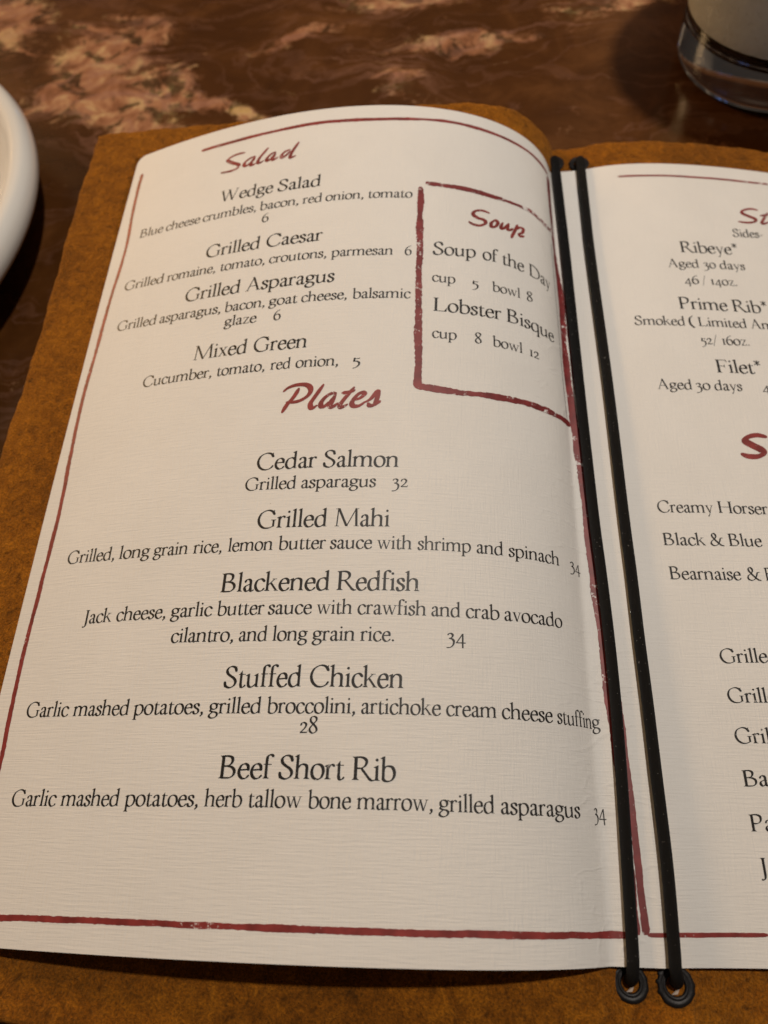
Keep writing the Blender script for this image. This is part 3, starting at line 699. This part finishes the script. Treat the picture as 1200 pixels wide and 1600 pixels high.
def union(polys, eps):
    """one flat mesh without overlaps from overlapping polygons"""
    verts, faces = [], []
    for q in polys:
        q = [np.asarray(c, float) for c in q]
        ar = sum(q[i - 1][0] * q[i][1] - q[i][0] * q[i - 1][1] for i in range(len(q)))
        if abs(ar) < 1e-9: continue
        if len(q) == 4:         # a crossed quad becomes two triangles
            tri = [[q[0], q[1], q[2]], [q[0], q[2], q[3]]]
        else:
            tri = [[q[k] for k in t3] for t3 in tessellate_polygon([[Vector((c[0], c[1], 0)) for c in q]])]
        for t in tri:
            ar = sum(t[i - 1][0] * t[i][1] - t[i][0] * t[i - 1][1] for i in range(len(t)))
            if abs(ar) < eps * eps: continue
            if ar < 0: t = t[::-1]
            faces.append(list(range(len(verts), len(verts) + len(t))))
            verts += [Vector((c[0], c[1])) for c in t]
    tris = np.array([[tuple(verts[f[0]]), tuple(verts[f[k]]), tuple(verts[f[k + 1]])] for f in faces for k in range(1, len(f) - 1)])
    r = delaunay_2d_cdt(verts, [], faces, 0, eps, False)
    vs = np.array([tuple(v) for v in r[0]])
    fs = []
    A_, B_, C_ = tris[:, 0], tris[:, 1], tris[:, 2]
    def side(p, a, b): return (b[:, 0] - a[:, 0]) * (p[1] - a[:, 1]) - (b[:, 1] - a[:, 1]) * (p[0] - a[:, 0])
    for f in r[2]:
        c = vs[list(f)].mean(axis=0)
        s1, s2, s3 = side(c, A_, B_), side(c, B_, C_), side(c, C_, A_)
        if np.any(((s1 >= 0) & (s2 >= 0) & (s3 >= 0)) | ((s1 <= 0) & (s2 <= 0) & (s3 <= 0))): fs.append(f)
    return vs, fs


PEN_A, PEN_B, PEN_ANG = 44.0, 15.5, math.radians(24)
_ca, _sa = math.cos(PEN_ANG), math.sin(PEN_ANG)


def pen(nx, ny, t):
    return math.sqrt((PEN_A * (nx * _ca + ny * _sa)) ** 2 + (PEN_B * (-nx * _sa + ny * _ca)) ** 2)


_cache = {}


def glyph(ch):
    if ch not in _cache:
        adv, ops = GL[ch]
        polys = []
        for k, pts in ops:
            if k == 'P': polys.append(pts)
            else: polys += ribbon_faces(catmull(pts, 5, k == 'C'), pen, k == 'C')
        _cache[ch] = (adv, *(union(polys, 0.5) if polys else (np.zeros((0, 2)), [])))
    return _cache[ch]


level = [0]


def print_mesh(name, parts, m, page):
    """parts: list of (uv array in mm, faces); laid just above the page"""
    level[0] += 1
    h = 0.05 + 0.0015 * (level[0] % 12)
    V_, F_, off = [], [], 0
    for uv, fs in parts:
        if len(uv) == 0: continue
        V_.append(page_pts(uv[:, 0], uv[:, 1], h))
        F_ += [tuple(i + off for i in f) for f in fs]
        off += len(uv)
    o = mesh_obj(name, np.concatenate(V_), F_, m, page, True)
    return o


def word_parts(word, u0, v0, u1, v1, cap):
    sy = cap / 625.0
    x, lo, hi = 0.0, 1e9, -1e9
    for c in word:
        adv, vs, fs = glyph(c)
        if len(vs): lo = min(lo, x + vs[:, 0].min()); hi = max(hi, x + vs[:, 0].max())
        x += adv - 26
    sx = (u1 - u0) / (hi - lo)
    res = []
    x = -lo
    for c in word:
        adv, vs, fs = glyph(c)
        if len(vs):
            gx = vs[:, 0] + x
            res.append((np.stack([u0 + gx * sx, v0 + (v1 - v0) * gx / (hi - lo) + vs[:, 1] * sy], -1), fs))
        x += adv - 26
    return res


for part, side, size, segs in DATA['text']:
    cap = 5.45 if size == 't' else 4.05
    pp = []
    for wd, u0, v0, u1, v1 in segs:
        pp += word_parts(wd, u0, v0, u1, v1, cap)
    print_mesh(part, pp, INK, PAGES[side])

# brush headings
for side, wd, strokes in DATA['heads']:
    polys = []
    for st in strokes:
        path = catmull(st, 7)
        def hw(nx, ny, t, wd=wd):
            k = math.sqrt((1.0 * (nx * 0.85 + ny * 0.53)) ** 2 + (0.55 * (-nx * 0.53 + ny * 0.85)) ** 2)
            ends = min(1.0, 0.55 + 3.0 * min(t, 1 - t))
            return wd * 0.71 * k * ends
        polys += ribbon_faces(path, hw)
    vs, fs = union(polys, 0.004)
    print_mesh("heading", [(vs, fs)], RED, PAGES[side])


def brush_line(pts, wd, rough=0.14, wd_end=None):
    p = catmull(pts, 8)
    seg = np.linalg.norm(np.diff(p, axis=0), axis=1)
    s = np.concatenate([[0], np.cumsum(seg)])
    n = max(int(s[-1] / 0.7), 4)
    t = np.linspace(0, s[-1], n)
    q = np.stack([np.interp(t, s, p[:, 0]), np.interp(t, s, p[:, 1])], -1)
    d = np.gradient(q, axis=0); d /= np.linalg.norm(d, axis=1, keepdims=True) + 1e-9
    nn = np.stack([-d[:, 1], d[:, 0]], -1)
    def jit():
        a = rng.normal(0, 1, n); b = rng.normal(0, 1, n // 9 + 3)
        return a * 0.35 + np.interp(np.arange(n) / 9.0, np.arange(len(b)), b) * 0.8
    wd = wd + ((wd_end or wd) - wd) * (t / s[-1])
    fade = np.clip(np.minimum(t, s[-1] - t) / 2.0 + 0.55, 0, 1)
    ha = (wd / 2 * (1 + rough * jit()) * fade)[:, None]
    hb = (wd / 2 * (1 + rough * jit()) * fade)[:, None]
    a, mid, b = q + nn * ha, q, q - nn * hb
    uv = np.concatenate([a, mid, b])
    fs = []
    for i in range(n - 1):
        fs.append((i, n + i, n + i + 1, i + 1))
        fs.append((n + i, 2 * n + i, 2 * n + i + 1, n + i + 1))
    return uv, fs


for side, name, wd, pts in DATA['borders']:
    print_mesh(name, [brush_line(pts, wd, 0.26 if name == 'box_outline' else 0.17 if wd > 1.2 else 0.10, 1.9 if wd > 3 else None)], INK if name == 'hairline' else REDB if wd > 1.6 else RED, PAGES[side])

# ------------------------------------------------------------------ suede cover
def page_z(x, y):
    """height of the page sheet above (x, y)"""
    j = int(round(np.clip(y, 0, H) / H * (len(GV) - 1)))
    r_ = G[j]
    return np.interp(x, r_[:, 0], r_[:, 2])


def cover_z(x, y):
    if x <= 4:
        q = y / 297.0
        A = 5.0 + 21.0 * np.clip(q, -0.1, 1.02)
        t = max(0.0, 2 + P['c1'] * q - 6 - x)
        z = -2.6 + A * (1 - math.exp(-t / 13.0))
        z -= 1.2 * max(0, (-x - 150) / 45) ** 2
        z += 0.8 * math.sin(y * 0.045 + x * 0.02) * min(1, t / 30)
        lim = page_z(x, y) - 2.0
        xe = G[int(round(np.clip(y, 0, H) / H * (len(GV) - 1)))][0, 0]
        if x > xe and 0 <= y <= H: z = min(z, lim)
        return max(z, -3.0)
    z = -2.6
    if x > 12:
        z = page_z(x, y) - 2.3
        z = min(z, 2.0)
    return max(z, TZ + 2.6)


cxs = np.unique(np.concatenate([np.linspace(-207, -150, 50), np.linspace(-150, -30, 60), np.linspace(-30, 20, 60), np.linspace(20, 215, 80)]))
cys = np.unique(np.concatenate([np.linspace(0, 0.1, 45), np.linspace(0.1, 0.9, 70), np.linspace(0.9, 1, 45)]))
cv = []
for q in cys:
    for x in cxs:
        y0 = -16.2 - 0.10 * (x + 165) if x < 10 else -33.7
        y = y0 + q * (297.5 - y0)
        xe = -207.0 + 18.0 * np.clip(y / 297, -0.1, 1.0)
        k = (x + 207.0) / 207.0
        xx = x if x > 0 else xe * (1 - k) + 0.0 * k
        yy = y
        # slightly wandering cut edge
        if q > 0.97: yy += 0.35 * math.sin(x * 0.31) + 0.2 * math.sin(x * 0.9 + 1)
        if x < -200: xx += 0.3 * math.sin(y * 0.23) + 0.2 * math.sin(y * 0.71)
        edge = min((q) * 300, (1 - q) * 300, (x + 207))
        rnd = 0.9 * (1 - min(1, max(0, edge) / 1.6)) ** 2
        cv.append((xx * MM, yy * MM, (cover_z(xx, yy) - rnd) * MM))
nx_, ny_ = len(cxs), len(cys)
k = len(cv)
cf = []
cv += [(x, y, z - 0.0018) for x, y, z in cv]
for j in range(ny_ - 1):
    for i in range(nx_ - 1):
        a = j * nx_ + i
        cf.append((a, a + 1, a + nx_ + 1, a + nx_)); cf.append((a + k, a + nx_ + k, a + nx_ + 1 + k, a + 1 + k))
for i in range(nx_ - 1):
    cf.append((i + 1, i, i + k, i + 1 + k)); a = (ny_ - 1) * nx_ + i; cf.append((a, a + 1, a + 1 + k, a + k))
for j in range(ny_ - 1):
    a = j * nx_; cf.append((a, a + nx_, a + nx_ + k, a + k)); a = j * nx_ + nx_ - 1; cf.append((a + nx_, a, a + k, a + nx_ + k))
cover = mesh_obj("cover", cv, cf, SUEDE, menu)

# ------------------------------------------------------------------ eyelets
def eyelet(x, y, z, r, tilt=(0, 0)):
    n = 120
    prof = [(0.48, -1.0), (0.48, 0.10), (0.52, 0.34), (0.58, 0.42), (0.64, 0.38), (0.67, 0.26), (0.71, 0.28), (0.78, 0.42), (0.88, 0.36), (0.95, 0.22), (1.0, 0.08), (1.0, -0.05), (0.9, -0.2)]
    vs, fs = [], []
    for i, (pr, pz) in enumerate(prof):
        for q in range(n):
            a = 2 * math.pi * q / n
            rr = pr * r
            if pr > 0.85:
                tooth = max(0.0, math.sin(a * 13 + 1.3 * math.sin(a * 2 + x))) ** 0.6
                amt = 0.10 * max(0.0, math.cos(a - math.pi * 0.93)) ** 1.5 + 0.03 * max(0.0, math.cos(a)) ** 2
                rr *= 1 + (pr - 0.85) / 0.15 * amt * (tooth - 0.7) + 0.015 * math.sin(a * 3 + x)
            vs.append((rr * math.cos(a) * MM, rr * math.sin(a) * MM, pz * 1.1 * MM))
    for i in range(len(prof) - 1):
        for q in range(n):
            q2 = (q + 1) % n
            fs.append((i * n + q, i * n + q2, (i + 1) * n + q2, (i + 1) * n + q))
    o = mesh_obj("eyelet", vs, fs, METAL, cover)
    o.location = (x * MM, y * MM, z * MM)
    o.rotation_euler = (tilt[0], tilt[1], 0.25 * random.random())
    dv, df = lathe([(0, -0.4), (r * 0.52, -0.4)], 40)  # dark disc stands in for the shade inside the open eyelet
    h = mesh_obj("eyelet_shade_disc", dv, df, DARK, cover)
    h.location = o.location; h.rotation_euler = o.rotation_euler
    return o


EY = [(-2.5, -3.5, -2.4, 4.3), (8.0, -3.65, -2.4, 4.5), (4.6, 287.6, -2.0, 4.4), (15.0, 286.0, -2.0, 4.4)]
menu_children_eyelets = [eyelet(*e) for e in EY]
for e in EY[:2]:  # added pale chip, in place of the light surface seen through the hole
    sv = [(-0.9, -1.9, 0.15), (0.5, -1.7, 0.5), (0.9, -0.6, 0.9), (0.1, -0.9, 0.8), (-0.9, -1.9, -0.1), (0.5, -1.7, 0.2), (0.9, -0.6, 0.6), (0.1, -0.9, 0.5)]
    f_ = mesh_obj("hole_light_chip", [((x + e[0] - 0.3) * MM, (y + e[1]) * MM, (z + e[2]) * MM) for x, y, z in sv],
             [(0, 1, 2, 3), (7, 6, 5, 4), (0, 4, 5, 1), (1, 5, 6, 2), (2, 6, 7, 3), (3, 7, 4, 0)], SCRAP, cover, False)

# ------------------------------------------------------------------ elastic cords
for ci, pts in enumerate(DATA['cords']):
    b, t = EY[ci], EY[ci + 2]
    path = [(t[0], t[1] + 0.6, -4.0), (t[0], t[1] + 0.2, -1.5), (t[0] * .6 + pts[0][0] * .4, t[1] - 1.8, 0.9)] + [tuple(q) for q in pts[1:]] + \
           [(b[0] * .7 + pts[-1][0] * .3, -1.6, 0.9), (b[0] + 0.2, b[1] + 0.9, -1.2), (b[0] + 0.2, b[1] + 0.6, -4.0)]
    p = catmull(path, 8)
    L = np.concatenate([[0], np.cumsum(np.linalg.norm(np.diff(p, axis=0), axis=1))])
    d = np.gradient(p, axis=0); d /= np.linalg.norm(d, axis=1, keepdims=True)
    ns = 20
    vs, fs, uv = [], [], []
    for i in range(len(p)):
        rr = 1.5 + 0.35 * np.clip(p[i][1] / 280, 0, 1)
        side = np.cross(d[i], (0, 0, 1.0))
        if np.linalg.norm(side) < 0.2: side = np.array([1.0, 0, 0])
        side /= np.linalg.norm(side); up = np.cross(side, d[i])
        for q in range(ns):
            a = 2 * math.pi * q / ns
            vs.append((p[i] + side * rr * math.cos(a) + up * rr * 0.92 * math.sin(a)) * MM)
            uv.append((q / ns, L[i] / 10.0))
    for i in range(len(p) - 1):
        for q in range(ns):
            q2 = (q + 1) % ns
            fs.append((i * ns + q, i * ns + q2, (i + 1) * ns + q2, (i + 1) * ns + q))
    mesh_obj("elastic_cord", vs, fs, CORD, menu, True, uv)

for o in list(menu.children):
    o.matrix_parent_inverse = INV

# ------------------------------------------------------------------ plate
plate_prof = smooth_profile([(0, 5.5), (60, 5.4), (80, 5.8), (93, 7.5), (104, 12.5), (112, 19.5), (118.5, 26.5), (124, 30.4), (128.6, 30.6), (131.8, 27.6), (132.6, 22.5),
                             (130, 17.5), (119, 10.5), (102, 5.0), (90, 2.8), (80, 2.2), (78, 0.2), (73, 0.2), (71, 2.4), (40, 2.8), (0, 2.8)], 5)
pv, pf = lathe([(r_ * 1.03, z_) for r_, z_ in plate_prof], 160)
plate = mesh_obj("dinner_plate", pv, pf, CERAMIC)
plate.location = (-0.3607, 0.2700, TZ * MM)
tag(plate, "round glazed white plate with thick rolled rim beside the menu", "plate")

# ------------------------------------------------------------------ tumbler with a cloudy iced drink
tum = empty("tumbler", (0.1176, 0.369, TZ * MM))
tag(tum, "clear thick-bottomed glass tumbler of cloudy drink standing behind the menu", "glass")
puck = [(0, 1.2), (30, 1.0), (36, 0.2), (40, 0.0), (43.5, 1.2), (45.6, 4.5), (46.2, 9.0), (46.4, 16), (46.5, 24.5), (46.3, 25.0), (45.2, 25.0), (44.9, 24.0), (44.0, 21.0), (41.5, 18.0), (36, 16.4), (25, 15.8), (0, 15.5)]
gv, gf = lathe(smooth_profile(puck, 4), 128)
mesh_obj("thick_base", gv, [tuple(reversed(f)) for f in gf], GLASS, tum)
wall = [(45.6, 25.2), (46.5, 25.3), (47.2, 48), (50.5, 75), (56, 105), (60.0, 132), (59.8, 134), (58.9, 134.6), (58.2, 134), (55.2, 112), (53.0, 98)]
gv, gf = lathe(smooth_profile(wall, 5), 128)
mesh_obj("misted_wall", gv, [tuple(reversed(f)) for f in gf], MIST, tum)
dr = [(0, 15.75), (25, 16.05), (36, 16.65), (41.3, 18.3), (43.75, 21.3), (44.6, 24.2), (44.8, 40), (45.4, 48), (48.0, 75), (50.0, 91), (49.0, 92), (0, 92)]; dr = dr[:-1] + [(30, 92), (0, 92)]
dv, df = lathe(smooth_profile(dr, 4), 128)
mesh_obj("drink", dv, [tuple(reversed(f)) for f in df], DRINK, tum)
